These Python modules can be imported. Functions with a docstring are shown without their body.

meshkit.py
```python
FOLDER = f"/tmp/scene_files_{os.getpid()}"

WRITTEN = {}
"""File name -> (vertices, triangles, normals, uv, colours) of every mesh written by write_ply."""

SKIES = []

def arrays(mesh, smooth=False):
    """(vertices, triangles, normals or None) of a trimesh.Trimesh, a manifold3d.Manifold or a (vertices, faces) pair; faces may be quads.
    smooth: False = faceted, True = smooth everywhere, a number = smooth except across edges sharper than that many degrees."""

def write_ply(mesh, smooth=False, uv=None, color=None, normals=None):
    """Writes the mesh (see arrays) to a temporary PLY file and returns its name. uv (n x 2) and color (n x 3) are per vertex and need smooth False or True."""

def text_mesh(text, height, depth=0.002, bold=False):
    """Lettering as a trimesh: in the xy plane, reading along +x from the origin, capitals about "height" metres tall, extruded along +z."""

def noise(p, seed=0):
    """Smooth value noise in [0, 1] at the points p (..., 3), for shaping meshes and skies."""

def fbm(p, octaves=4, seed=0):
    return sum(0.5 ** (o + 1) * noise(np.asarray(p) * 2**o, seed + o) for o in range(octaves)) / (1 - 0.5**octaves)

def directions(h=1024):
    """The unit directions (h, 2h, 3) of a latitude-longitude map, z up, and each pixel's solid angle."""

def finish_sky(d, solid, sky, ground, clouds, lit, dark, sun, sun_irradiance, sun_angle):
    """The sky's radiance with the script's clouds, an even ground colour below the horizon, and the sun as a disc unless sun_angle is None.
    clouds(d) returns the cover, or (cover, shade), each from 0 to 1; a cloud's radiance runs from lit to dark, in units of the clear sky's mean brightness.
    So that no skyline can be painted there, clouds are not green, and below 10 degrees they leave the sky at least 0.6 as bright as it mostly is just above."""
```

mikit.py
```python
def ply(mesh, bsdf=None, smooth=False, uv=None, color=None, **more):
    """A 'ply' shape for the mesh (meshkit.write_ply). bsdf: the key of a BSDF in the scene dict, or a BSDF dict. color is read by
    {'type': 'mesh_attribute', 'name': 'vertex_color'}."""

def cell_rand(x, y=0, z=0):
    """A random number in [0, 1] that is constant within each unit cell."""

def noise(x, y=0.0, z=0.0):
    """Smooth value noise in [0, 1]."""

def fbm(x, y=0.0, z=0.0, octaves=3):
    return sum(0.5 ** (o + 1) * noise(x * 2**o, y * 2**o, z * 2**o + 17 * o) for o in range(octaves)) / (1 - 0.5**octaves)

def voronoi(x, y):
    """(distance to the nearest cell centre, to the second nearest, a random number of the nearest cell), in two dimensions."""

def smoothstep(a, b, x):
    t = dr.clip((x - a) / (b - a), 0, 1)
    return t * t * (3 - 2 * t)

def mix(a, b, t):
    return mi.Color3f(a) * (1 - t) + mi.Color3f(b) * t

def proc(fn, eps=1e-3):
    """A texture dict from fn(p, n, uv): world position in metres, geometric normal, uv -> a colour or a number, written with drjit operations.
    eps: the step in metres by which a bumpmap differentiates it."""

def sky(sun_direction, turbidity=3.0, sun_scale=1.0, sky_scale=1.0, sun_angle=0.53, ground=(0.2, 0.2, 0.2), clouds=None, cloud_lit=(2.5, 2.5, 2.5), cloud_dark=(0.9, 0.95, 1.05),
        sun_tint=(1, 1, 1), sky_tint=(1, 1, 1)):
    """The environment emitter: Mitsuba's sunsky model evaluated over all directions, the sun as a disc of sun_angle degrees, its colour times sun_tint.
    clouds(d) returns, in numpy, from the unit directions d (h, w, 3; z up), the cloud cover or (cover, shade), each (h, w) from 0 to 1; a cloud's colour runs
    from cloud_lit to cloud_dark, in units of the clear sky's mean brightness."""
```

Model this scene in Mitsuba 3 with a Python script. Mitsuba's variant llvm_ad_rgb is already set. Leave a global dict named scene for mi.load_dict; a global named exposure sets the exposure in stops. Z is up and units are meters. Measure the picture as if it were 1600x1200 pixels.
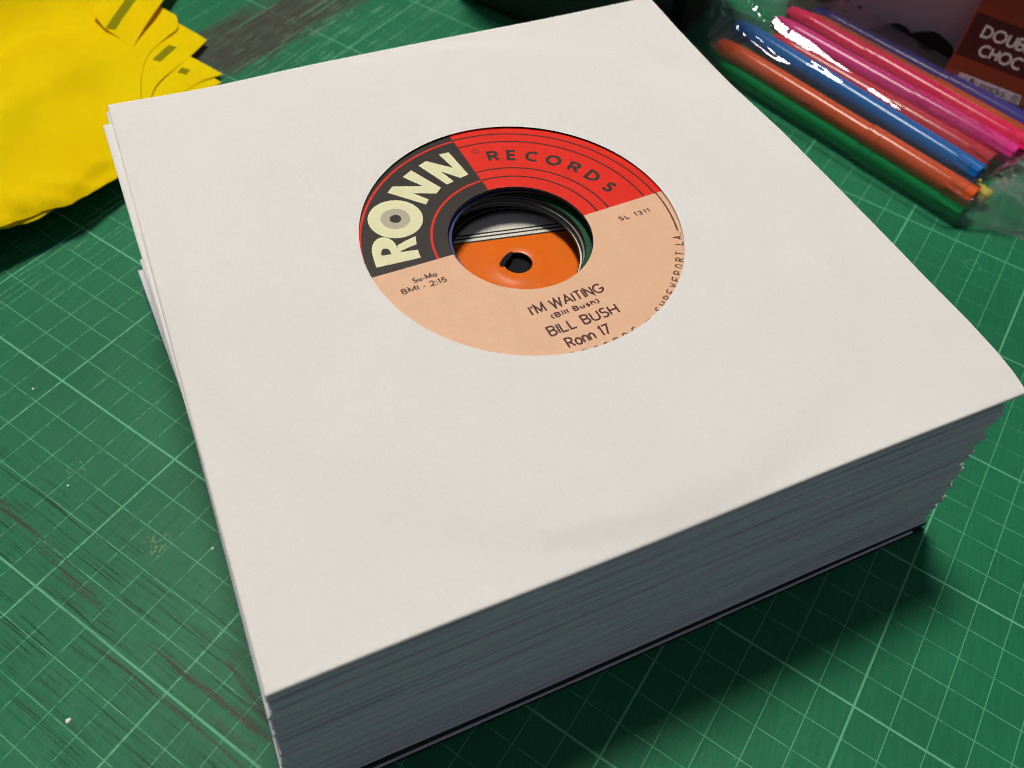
import math, random
import numpy as np, trimesh, shapely
from shapely.geometry import Polygon, Point, LineString, box as sbox
from shapely.ops import unary_union
import drjit as dr, mitsuba as mi
import mikit, meshkit
from mikit import ply, proc, noise, fbm, cell_rand, smoothstep, mix

T = mi.ScalarTransform4f
scene, labels = {}, {}
random.seed(7)
rng = np.random.default_rng(7)
exposure = 0.0

# ------------------------------------------------------------------ camera (metres; the mat's printed centimetre grid is the xy frame)
scene['camera'] = {
    'type': 'thinlens', 'fov': 61.24, 'fov_axis': 'x', 'near_clip': 0.02, 'far_clip': 20.0,
    'aperture_radius': 0.0008, 'focus_distance': 0.232,
    'to_world': T().look_at(origin=[0.199216, -0.066610, 0.230464],
                            target=[0.199216 - 0.286627, -0.066610 + 0.526088, 0.230464 - 0.800672],
                            up=[-0.478138, 0.645662, 0.595403])}
# ------------------------------------------------------------------ light: one warm ceiling lamp above and behind, weak cool room light
LAMP_POS, LAMP_R, LAMP_RAD = (-1.07, 0.97, 4.0), 0.48, (72.0, 68.6, 60.4)
scene['room_light'] = {'type': 'constant', 'radiance': {'type': 'rgb', 'value': [0.098, 0.099, 0.122]}}


# ------------------------------------------------------------------ helpers
def key_for(name):
    if not any(k == name or k.startswith(name + '__') for k in list(scene) + list(labels)):
        return name
    n = 1
    while any(k == f'{name}_{n:03d}' or k.startswith(f'{name}_{n:03d}__') for k in list(scene) + list(labels)):
        n += 1
    return f'{name}_{n:03d}'


def thing(name, label, category, group=None):
    k = key_for(name)
    labels[k] = {'label': label, 'category': category}
    if group:
        labels[k]['group'] = group
    return k


def part(parent, name, mesh, bsdf, smooth=False, label=None, **kw):
    k = key_for(f'{parent}__{name}')
    scene[k] = put(mesh, bsdf, smooth, **kw)
    if label:
        labels[k] = {'label': label}
    return k


def put(mesh, bsdf, smooth=False, **kw):          # mesh in centimetres -> metres
    if isinstance(mesh, (tuple, list)):
        return ply((np.asarray(mesh[0], float) * 0.01, mesh[1]), bsdf, smooth, **kw)
    m = mesh.copy(); m.apply_scale(0.01)
    return ply(m, bsdf, smooth, **kw)


def rgb(*c):
    return {'type': 'rgb', 'value': list(c)}


def grid_faces(nu, nv, wrap_u=False):
    i, j = np.meshgrid(np.arange(nu if wrap_u else nu - 1), np.arange(nv - 1), indexing='ij')
    a, b = i * nv + j, ((i + 1) % nu) * nv + j
    return np.concatenate([np.stack([a, b, b + 1], -1).reshape(-1, 3), np.stack([a, b + 1, a + 1], -1).reshape(-1, 3)])


def flat(poly, z):
    """planar sheet from a shapely polygon at height z (cm)"""
    out = []
    for g in getattr(poly, 'geoms', [poly]):
        if g.is_empty or g.geom_type != 'Polygon' or g.area < 1e-7:
            continue
        v, f = trimesh.creation.triangulate_polygon(g, engine='earcut')
        out.append(trimesh.Trimesh(np.c_[v, np.full(len(v), z)], f, process=False))
    m = trimesh.util.concatenate(out)
    n = m.face_normals[:, 2] < 0
    m.faces[n] = m.faces[n][:, ::-1]
    return m


def rounded_box(sx, sy, sz, r, n=4):
    """box of the given size centred on xy, standing on z=0, with rounded edges"""
    import manifold3d as m3
    s = m3.Manifold.sphere(r, 4 * n)
    pts = [s.translate((x * (sx / 2 - r), y * (sy / 2 - r), z)) for x in (-1, 1) for y in (-1, 1) for z in (r, sz - r)]
    h = m3.Manifold.batch_hull(pts).to_mesh()
    return trimesh.Trimesh(h.vert_properties[:, :3], h.tri_verts)


def arc(cx, cy, rx_, ry_, a0, a1, n=14):
    t = np.radians(np.linspace(a0, a1, n))
    return list(zip(cx + rx_ * np.cos(t), cy + ry_ * np.sin(t)))


GLYPHS = {   # width, strokes on a unit cap height
    'I': (0.0, [[(0, 0), (0, 1)]]), "'": (0.06, [[(0.06, 1.0), (0.05, .88), (0.0, .74)]]),
    'M': (.78, [[(0, 0), (.03, 1), (.39, .14), (.75, 1), (.78, 0)]]), 'W': (.98, [[(0, 1), (.24, 0), (.49, .98), (.74, 0), (.98, 1)]]),
    'A': (.72, [[(0, 0), (.36, 1), (.72, 0)], [(.12, .32), (.60, .32)]]), 'T': (.56, [[(0, 1), (.56, 1)], [(.28, 1), (.28, 0)]]),
    'N': (.60, [[(0, 0), (0, 1), (.60, 0), (.60, 1)]]), 'G': (.78, [arc(.42, .5, .42, .5, 48, 335) + [(.82, .44), (.48, .44)]]),
    'B': (.50, [[(0, 0), (0, 1), (.24, 1)] + arc(.24, .76, .22, .24, 90, -90) + [(0, .52)], [(0, .52), (.26, .52)] + arc(.26, .26, .24, .26, 90, -90) + [(0, 0)]]),
    'U': (.56, [[(0, 1), (0, .3)] + arc(.28, .29, .28, .29, 180, 360) + [(.56, 1)]]),
    'S': (.46, [arc(.24, .76, .21, .24, 40, 180, 10) + arc(.24, .76, .21, .24, 180, 262, 5) + arc(.22, .27, .24, .27, 80, -90, 12) + arc(.22, .27, .22, .27, -90, -150, 6)]),
    'H': (.58, [[(0, 0), (0, 1)], [(.58, 0), (.58, 1)], [(0, .52), (.58, .52)]]), 'L': (.42, [[(0, 1), (0, 0), (.42, 0)]]),
    'R': (.50, [[(0, 0), (0, 1), (.24, 1)] + arc(.24, .75, .23, .25, 90, -90) + [(0, .50)], [(.22, .50), (.52, 0)]]),
    'E': (.44, [[(.44, 1), (0, 1), (0, 0), (.44, 0)], [(0, .52), (.40, .52)]]), 'V': (.66, [[(0, 1), (.33, 0), (.66, 1)]]),
    'P': (.46, [[(0, 0), (0, 1), (.24, 1)] + arc(.24, .73, .22, .27, 90, -90) + [(0, .46)]]), 'O': (.90, [arc(.45, .5, .45, .5, 0, 360, 32)]),
    'C': (.74, [arc(.46, .5, .46, .5, 50, 310, 22)]), 'D': (.68, [[(0, 0), (0, 1), (.22, 1)] + arc(.22, .5, .46, .5, 90, -90, 18) + [(0, 0)]]),
    '1': (.14, [[(0, .84), (.14, 1), (.14, 0)]]), '2': (.46, [arc(.23, .74, .22, .26, 165, -20, 10) + [(.40, .52), (0, 0), (.48, 0)]]),
    '3': (.44, [arc(.20, .76, .21, .24, 140, -90, 12), arc(.20, .27, .24, .27, 90, -140, 12)]), '5': (.46, [[(.42, 1), (.10, 1), (.05, .55)] + arc(.20, .32, .25, .32, 120, -150, 12)]),
    '7': (.46, [[(0, 1), (.46, 1), (.14, 0)]]),
    'i': (0.0, [[(0, 0), (0, .66)], [(0, .90), (0, .93)]]), 'l': (0.0, [[(0, 0), (0, 1)]]), 'u': (.38, [[(0, .66), (0, .2)] + arc(.19, .2, .19, .2, 180, 360, 10) + [(.38, .66), (.38, 0)]]),
    's': (.30, [arc(.16, .49, .13, .17, 40, 265, 10) + arc(.15, .17, .16, .17, 85, -150, 12)]), 'h': (.38, [[(0, 0), (0, 1)], [(0, .42)] + arc(.19, .44, .19, .22, 180, 0, 10) + [(.38, 0)]]),
    'o': (.46, [arc(.23, .33, .23, .33, 0, 360, 24)]), 'n': (.38, [[(0, 0), (0, .66)], [(0, .42)] + arc(.19, .44, .19, .22, 180, 0, 10) + [(.38, 0)]]),
    'a': (.42, [arc(.22, .31, .22, .31, 0, 360, 22), [(.44, .64), (.44, 0)]]), 'c': (.38, [arc(.24, .33, .24, .33, 50, 310, 16)]),
    'k': (.36, [[(0, 0), (0, 1)], [(.34, .66), (0, .30)], [(.11, .42), (.38, 0)]]), 'p': (.44, [[(0, .66), (0, -.28)], arc(.23, .33, .22, .32, 0, 360, 22)]),
    '(': (.14, [arc(.5, .40, .5, .68, 128, 232, 10)]), ')': (.14, [arc(-.36, .40, .5, .68, 52, -52, 10)]),
    '-': (.22, [[(0, .36), (.22, .36)]]), ':': (0.0, [[(0, .06), (0, .07)], [(0, .56), (0, .57)]]), '.': (0.0, [[(0, .02), (0, .03)]]), ',': (.04, [[(.04, .04), (.0, -.12)]]),
}


def text_strokes(text, gap=0.20, space=0.42):
    x, out = 0.0, []
    for ch in text:
        if ch == ' ':
            x += space
            continue
        w, st = GLYPHS[ch]
        for q in st:
            out.append(np.array(q, float) + [x, 0])
        x += w + gap
    return out, x - gap


def text_line(text, p0, p1, h, stroke, gap=0.20, space=0.42):
    """text whose baseline runs from p0 to p1 (cm), capital height h, pen width stroke"""
    st, w = text_strokes(text, gap, space)
    p0, p1 = np.array(p0, float), np.array(p1, float)
    L = np.linalg.norm(p1 - p0); e = (p1 - p0) / L; n = np.array([-e[1], e[0]])
    sx, hh = (L - stroke) / w, h - stroke
    out = []
    for q in st:
        P = p0 + (stroke / 2 + q[:, :1] * sx) * e + (stroke / 2 + q[:, 1:] * hh) * n
        out.append(LineString(P).buffer(stroke / 2, 4, cap_style='square' if len(q) == 2 and abs(q[0] - q[1]).max() < 0.05 else 'flat', join_style='mitre', mitre_limit=2.0))
    return unary_union(out)


def warp(g, fn):
    return shapely.transform(g, fn)


# ------------------------------------------------------------------ materials
def tw(d):
    return {'type': 'twosided', 'bsdf': d}


def mat_color(p, n, uv):
    X, Y = p.x * 100, p.y * 100
    # green body with soft mottling and fine brushed streaks
    big = fbm(X * 0.35, Y * 0.35, 3.0, 3)
    fine = noise(X * 28 + Y * 6, Y * 1.6 - X * 0.35, 5.0)
    grain = noise(X * 60, Y * 60, 1.0)
    base = mix((0.0095, 0.132, 0.061), (0.0165, 0.176, 0.082), big)
    base = base * (0.84 + 0.16 * fine + 0.20 * grain)

    # wear: knife streaks along x (lower left) and along y (upper left)
    wob = (noise(X * 0.30, 5.0, 9.0) - 0.5) * 0.06 + (noise(X * 1.1, 6.0, 9.0) - 0.5) * 0.035
    Yw = Y + wob
    s1 = noise(X * 0.65 + 31, Yw * 36.0, 4.0)
    s2 = noise(X * 1.1 + 11, Yw * 66.0, 14.0)
    s3 = noise(X * 0.5 + 71, Yw * 11.0, 24.0)
    grit = noise(X * 34, Y * 34, 2.0)
    band = smoothstep(-9.0, -6.5, Y) * (1 - smoothstep(-3.2, -1.6, Y)) * (1 - smoothstep(15.0, 19.0, X)) * smoothstep(-3.0, 1.0, X)
    cuts = band * smoothstep(0.62, 0.78, 0.5 * s1 + 0.5 * s2 + 0.20 * (s3 - 0.5) + 0.12 * (grit - 0.5))
    base = base * (1 - 0.62 * cuts)

    def streak(yc, w, x0, x1, soft):
        return dr.exp(-dr.square((Yw - yc) / w)) * smoothstep(x0, x0 + soft, X) * (1 - smoothstep(x1 - soft, x1, X))
    yA = -3.82 - 0.55 * smoothstep(3.0, 8.5, X)
    core = streak(yA, 0.13, 7.3, 14.5, 2.4) * 1.0 + streak(yA - 0.15, 0.42, -2.0, 9.0, 3.0) * 0.66 + streak(-5.19, 0.06, 6.8, 14.0, 1.6) * 1.0 \
        + streak(-3.45 - 0.23 * (X - 10.2), 0.14, 9.8, 15.0, 1.2) * 1.0 + streak(-4.75, 0.20, 9.0, 15.0, 2.0) * 0.72
    scar = smoothstep(0.50, 0.74, core * (0.30 + 0.50 * s1 + 0.50 * s2) + 0.46 * (grit - 0.5) + 0.20 * (s3 - 0.5))
    base = mix(base, mix((0.024, 0.021, 0.017), (0.060, 0.046, 0.037), grit), dr.clip(scar, 0, 1) * 0.85)
    # worn grey-brown patch behind the yellow bags (streaks along y)
    t1 = fbm(X * 4.5, Y * 0.5, 6.0, 3)
    patch = (1 - smoothstep(0.7, 3.1, dr.abs(X + 9.0 - 0.07 * (Y - 18)))) * smoothstep(13.6, 15.6, Y)
    patch = smoothstep(0.26, 0.70, patch * (0.40 + 0.80 * t1) + 0.34 * (grain - 0.5) + 0.25 * (noise(X * 16, Y * 1.3, 3.0) - 0.5)) * 0.92
    base = mix(base, mix((0.030, 0.026, 0.022), (0.085, 0.076, 0.066), fbm(X * 9, Y * 2.2, 7.0, 3)), patch)
    # pale scuffs along y on the left
    sc = smoothstep(0.70, 0.82, noise(X * 11.0, Y * 0.9, 11.0)) * smoothstep(-12, -8, X) * (1 - smoothstep(-4.5, -2.5, X)) * smoothstep(0.0, 1.5, Y) * noise(X * 30, Y * 20, 3.0)
    base = mix(base, (0.16, 0.40, 0.24), sc * 0.55)

    # printed grid: every centimetre, heavier every five
    def line(c, half):
        d = dr.abs(c - dr.round(c))
        return 1 - smoothstep(half - 0.007, half + 0.007, d)

    def bold(c, half):
        return line(c * 0.2, half * 0.2) if False else 1 - smoothstep(half - 0.008, half + 0.008, dr.abs(c * 0.2 - dr.round(c * 0.2)) * 5)
    left = 1 - smoothstep(8.0, 16.0, X)
    gx = line(X, 0.0115)          # lines of constant x (cut across by the knife strokes)
    gy = line(Y, 0.0120)
    breakx = 1 - left * smoothstep(0.50, 0.72, noise(X * 0.7 + 3, Y * 8.0, 2.0)) * 0.75
    breaky = 1 - 0.55 * smoothstep(0.55, 0.75, noise(X * 3.0, Y * 0.9, 12.0))
    far = smoothstep(12.0, 17.0, Y)
    lx = dr.maximum(gx * breakx * 0.85, bold(X, 0.031) * (0.90 - 0.35 * left * smoothstep(0.4, 0.6, noise(X * 2, Y * 8.0, 5.0))))
    ly = dr.maximum(gy * breaky * (0.88 - 0.55 * far), bold(Y, 0.033) * (0.95 - 0.25 * far))
    ln = dr.maximum(lx, ly) * (1 - 0.92 * dr.clip(scar, 0, 1)) * (1 - 0.92 * patch) * (1 - 0.45 * cuts)
    # small printed ring
    rr = dr.sqrt(dr.square(X - 22.96) + dr.square(Y - 23.99))
    ln = dr.maximum(ln, (1 - smoothstep(0.012, 0.026, dr.abs(rr - 0.30))) * 0.32)
    base = mix(base, (0.130, 0.44, 0.255), dr.clip(ln, 0, 1) * 0.95)
    # pale scuffs
    for sx_, sy_, sr_ in ((6.68, -2.25, .55), (2.93, -1.87, .40)):
        dd_ = dr.sqrt(dr.square(X - sx_) + dr.square(Y - sy_))
        base = mix(base, (0.22, 0.30, 0.17), (1 - smoothstep(0.1, sr_, dd_)) * smoothstep(0.60, 0.78, 0.6 * noise(X * 13 + Y * 5, Y * 9, 4.0) + 0.45 * noise(X * 31, Y * 31, 9.0)) * 0.7)
    # dust and paint flecks
    cx, cy = X * 2.2, Y * 2.2
    has = cell_rand(cx, cy, 21.0)
    fx, fy = cx - dr.floor(cx) - 0.2 - 0.6 * cell_rand(cx, cy, 22.0), cy - dr.floor(cy) - 0.2 - 0.6 * cell_rand(cx, cy, 23.0)
    fleck = dr.select(has > 0.88, 1 - smoothstep(0.012, 0.03, dr.sqrt(fx * fx + 2.0 * fy * fy)), 0)
    base = mix(base, (0.55, 0.62, 0.52), fleck * 0.7)
    return base


def mat_bump(p, n, uv):
    X, Y = p.x * 100, p.y * 100
    return 0.00002 * noise(X * 45, Y * 45, 0.0) + 0.00005 * noise(X * 9, Y * 1.2, 4.0) + 0.00004 * noise(X * 1.3, Y * 11, 14.0)


scene['mat_material'] = {'type': 'bumpmap', 'scale': 1.0, 'arbitrary': proc(mat_bump, 2e-4),
                         'bsdf': {'type': 'principled', 'base_color': proc(mat_color), 'roughness': 0.48, 'specular': 0.17}}


def paper_color(p, n, uv):
    X, Y, Z = p.x * 100, p.y * 100, p.z * 100
    m = fbm(X * 0.5, Y * 0.5, Z * 0.5, 3)
    g = noise(X * 22, Y * 22, Z * 22) - 0.5
    g2 = noise(X * 48 + 7, Y * 48, Z * 48) - 0.5
    return mix((0.775, 0.752, 0.735), (0.81, 0.79, 0.775), m) * (1 + 0.045 * g + 0.05 * g2)


def paper_bump(p, n, uv):
    X, Y, Z = p.x * 100, p.y * 100, p.z * 100
    return 0.000012 * fbm(X * 12, Y * 12, Z * 12, 2) + 0.00022 * noise(X * 0.8, Y * 0.8, Z * 0.8)


scene['paper'] = tw({'type': 'bumpmap', 'scale': 1.0, 'arbitrary': proc(paper_bump, 2e-4),
                     'bsdf': {'type': 'principled', 'base_color': proc(paper_color), 'roughness': 0.7, 'specular': 0.25}})


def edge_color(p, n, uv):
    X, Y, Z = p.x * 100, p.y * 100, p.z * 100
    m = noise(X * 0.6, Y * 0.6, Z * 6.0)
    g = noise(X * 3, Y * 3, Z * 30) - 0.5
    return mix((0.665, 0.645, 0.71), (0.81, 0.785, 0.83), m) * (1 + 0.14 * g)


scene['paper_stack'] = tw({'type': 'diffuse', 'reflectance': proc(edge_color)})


def simple(name, col, rough=0.5, spec=0.4, **kw):
    scene[name] = tw({'type': 'principled', 'base_color': rgb(*col), 'roughness': rough, 'specular': spec, **kw})


simple('black_card', (0.016, 0.016, 0.018), 0.6, 0.35)
simple('black_plastic', (0.012, 0.012, 0.013), 0.42, 0.45)
simple('vinyl', (0.010, 0.010, 0.011), 0.18, 0.5)


def print_mat(name, col, rough=0.42):
    def f(p, n, uv):
        X, Y = p.x * 100, p.y * 100
        return mi.Color3f(*col) * (0.955 + 0.05 * noise(X * 30, Y * 30, 1.0) + 0.05 * noise(X * 3, Y * 3, 2.0))
    scene[name] = tw({'type': 'principled', 'base_color': proc(f), 'roughness': rough, 'specular': 0.22})


print_mat('peach_print', (0.81, 0.495, 0.325))
print_mat('black_print', (0.040, 0.032, 0.029))
print_mat('red_print', (0.80, 0.026, 0.013))
print_mat('cream_print', (0.80, 0.78, 0.50))
print_mat('tan_print', (0.48, 0.45, 0.33))
print_mat('brown_ink', (0.075, 0.024, 0.026))
print_mat('dark_ink', (0.050, 0.020, 0.016))
print_mat('orange_print', (0.82, 0.155, 0.008), 0.30)
print_mat('white_print', (0.74, 0.74, 0.68))
print_mat('green_print', (0.012, 0.085, 0.04))
print_mat('blue_print', (0.05, 0.07, 0.24))
print_mat('grey_print', (0.22, 0.23, 0.21))


def yellow_color(p, n, uv):
    X, Y, Z = p.x * 100, p.y * 100, p.z * 100
    m = fbm(X * 0.22, Y * 0.22, 1.0, 3)
    return mix((0.96, 0.68, 0.003), (0.96, 0.80, 0.006), m)


def bag_bump(p, n, uv):
    X, Y, Z = p.x * 100, p.y * 100, p.z * 100
    return 0.0014 * fbm(X * 0.45 + Y * 0.2, Y * 0.7, 2.0, 3) + 0.0009 * dr.square(dr.square(noise(X * 0.9 - Y * 0.5, Y * 0.35 + X * 0.1, 6.0))) + 0.00003 * noise(X * 9, Y * 9, 3.0)


scene['yellow_film'] = {'type': 'bumpmap', 'scale': 1.0, 'arbitrary': proc(bag_bump, 5e-4),
                        'bsdf': {'type': 'principledthin', 'base_color': proc(yellow_color), 'roughness': 0.20, 'diff_trans': 0.40, 'spec_trans': 0.0, 'eta': 1.6}}
scene['olive_film'] = {'type': 'principledthin', 'base_color': rgb(0.34, 0.32, 0.012), 'roughness': 0.4, 'diff_trans': 0.6, 'eta': 1.45}
scene['clear_film'] = {'type': 'blendbsdf', 'weight': 0.028, 'a': {'type': 'thindielectric', 'int_ior': 1.52, 'ext_ior': 1.0},
                       'b': {'type': 'principledthin', 'base_color': rgb(.85, .85, .85), 'roughness': 0.3, 'diff_trans': 1.0, 'eta': 1.5}}
scene['crumpled_film'] = {'type': 'blendbsdf', 'weight': 0.13, 'a': {'type': 'thindielectric', 'int_ior': 1.62, 'ext_ior': 1.0},
                          'b': {'type': 'principledthin', 'base_color': rgb(.85, .85, .85), 'roughness': 0.22, 'diff_trans': 1.0, 'eta': 1.6}}
for nm, c in dict(green=(0.005, 0.25, 0.072), orange=(0.66, 0.085, 0.012), yellow=(0.66, 0.52, 0.008), blue=(0.004, 0.13, 0.44),
                  coral=(0.56, 0.040, 0.060), magenta=(0.70, 0.032, 0.24), pink=(0.80, 0.014, 0.105), tangerine=(0.60, 0.105, 0.018), violet=(0.045, 0.050, 0.34)).items():
    scene['pen_' + nm] = {'type': 'principled', 'base_color': rgb(*c), 'roughness': 0.17, 'specular': 0.22}

# ------------------------------------------------------------------ setting: table top, cutting mat
tb = trimesh.creation.box((160, 140, 3)); tb.apply_translation((15, 20, -1.8))
scene['wood_table'] = {'type': 'principled', 'base_color': rgb(0.16, 0.09, 0.05), 'roughness': 0.5}
scene['table_top'] = put(tb, 'wood_table')
labels['table_top'] = {'kind': 'structure', 'label': 'brown table top under the cutting mat'}
mb = sbox(-42, -30, 48, 60).buffer(1.0, 8)
mm = trimesh.creation.extrude_polygon(mb, 0.29, engine='earcut'); mm.apply_translation((0, 0, -0.29))
scene['cutting_mat'] = put(mm, 'mat_material')
labels['cutting_mat'] = {'label': 'worn green cutting mat printed with a pale centimetre grid, under everything', 'category': 'cutting mat'}

# ------------------------------------------------------------------ the stack of records in paper sleeves
O2 = np.array([14.492, -4.594]); A0 = math.radians(57.83)
E1 = np.array([math.cos(A0), math.sin(A0)]); E2 = np.array([-E1[1], E1[0]])


def to_mat(xy):
    xy = np.asarray(xy, float)
    return O2 + xy[..., :1] * E1 + xy[..., 1:2] * E2


HOLE_C = np.array([11.6514, 8.0900])            # spindle hole of the top record, mat frame
APER = (9.36, 9.316)                            # sleeve window centre, stack frame
TOP, PITCH, SL_T = 7.10, 0.155, 0.136


def lift(x, y, k):
    """how far the paper of sleeve k (0 = top) is raised at (x, y)"""
    x, y = np.asarray(x), np.asarray(y)
    right = np.clip((x - 13.2) / 5.2, 0, 1) ** 2
    prof = np.interp(y, [-0.5, 0, 2.5, 5, 8, 10.6, 14.3, 16.5, 18.4], [0, 0.0, .07, .10, .10, .08, .0, 0, 0.04])
    z = right * prof * max(0.0, 1 - k / 7.0)
    top = np.clip((y - 15) / 3.4, 0, 1) ** 2 * -0.10 * np.exp(-((x - 3.0) / 2.2) ** 2) * max(0, 1 - k / 6)
    front = np.clip((1.6 - y) / 1.6, 0, 1) ** 2 * (0.05 * np.sin(x * 0.55 + 0.4) + 0.02) * (1 if k < 5 else 0.35)
    if k == 0:      # the disc and the glued flap show faintly through the top sheet
        r = np.hypot(x - 9.225, y - 9.158)
        t_ = np.clip((r - 8.45) / 0.75, 0, 1)
        z = z - 0.085 * t_ * t_ * (3 - 2 * t_) * np.clip(3 - np.abs(z) * 20, 0.3, 1)
        z = z + 0.018 * np.exp(-((y - (0.95 - 0.01 * x)) / 0.16) ** 2) * np.clip((x - 1.5) / 3, 0, 1) * np.clip((12.5 - x) / 4, 0, 1)
    return z + top + front


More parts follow.
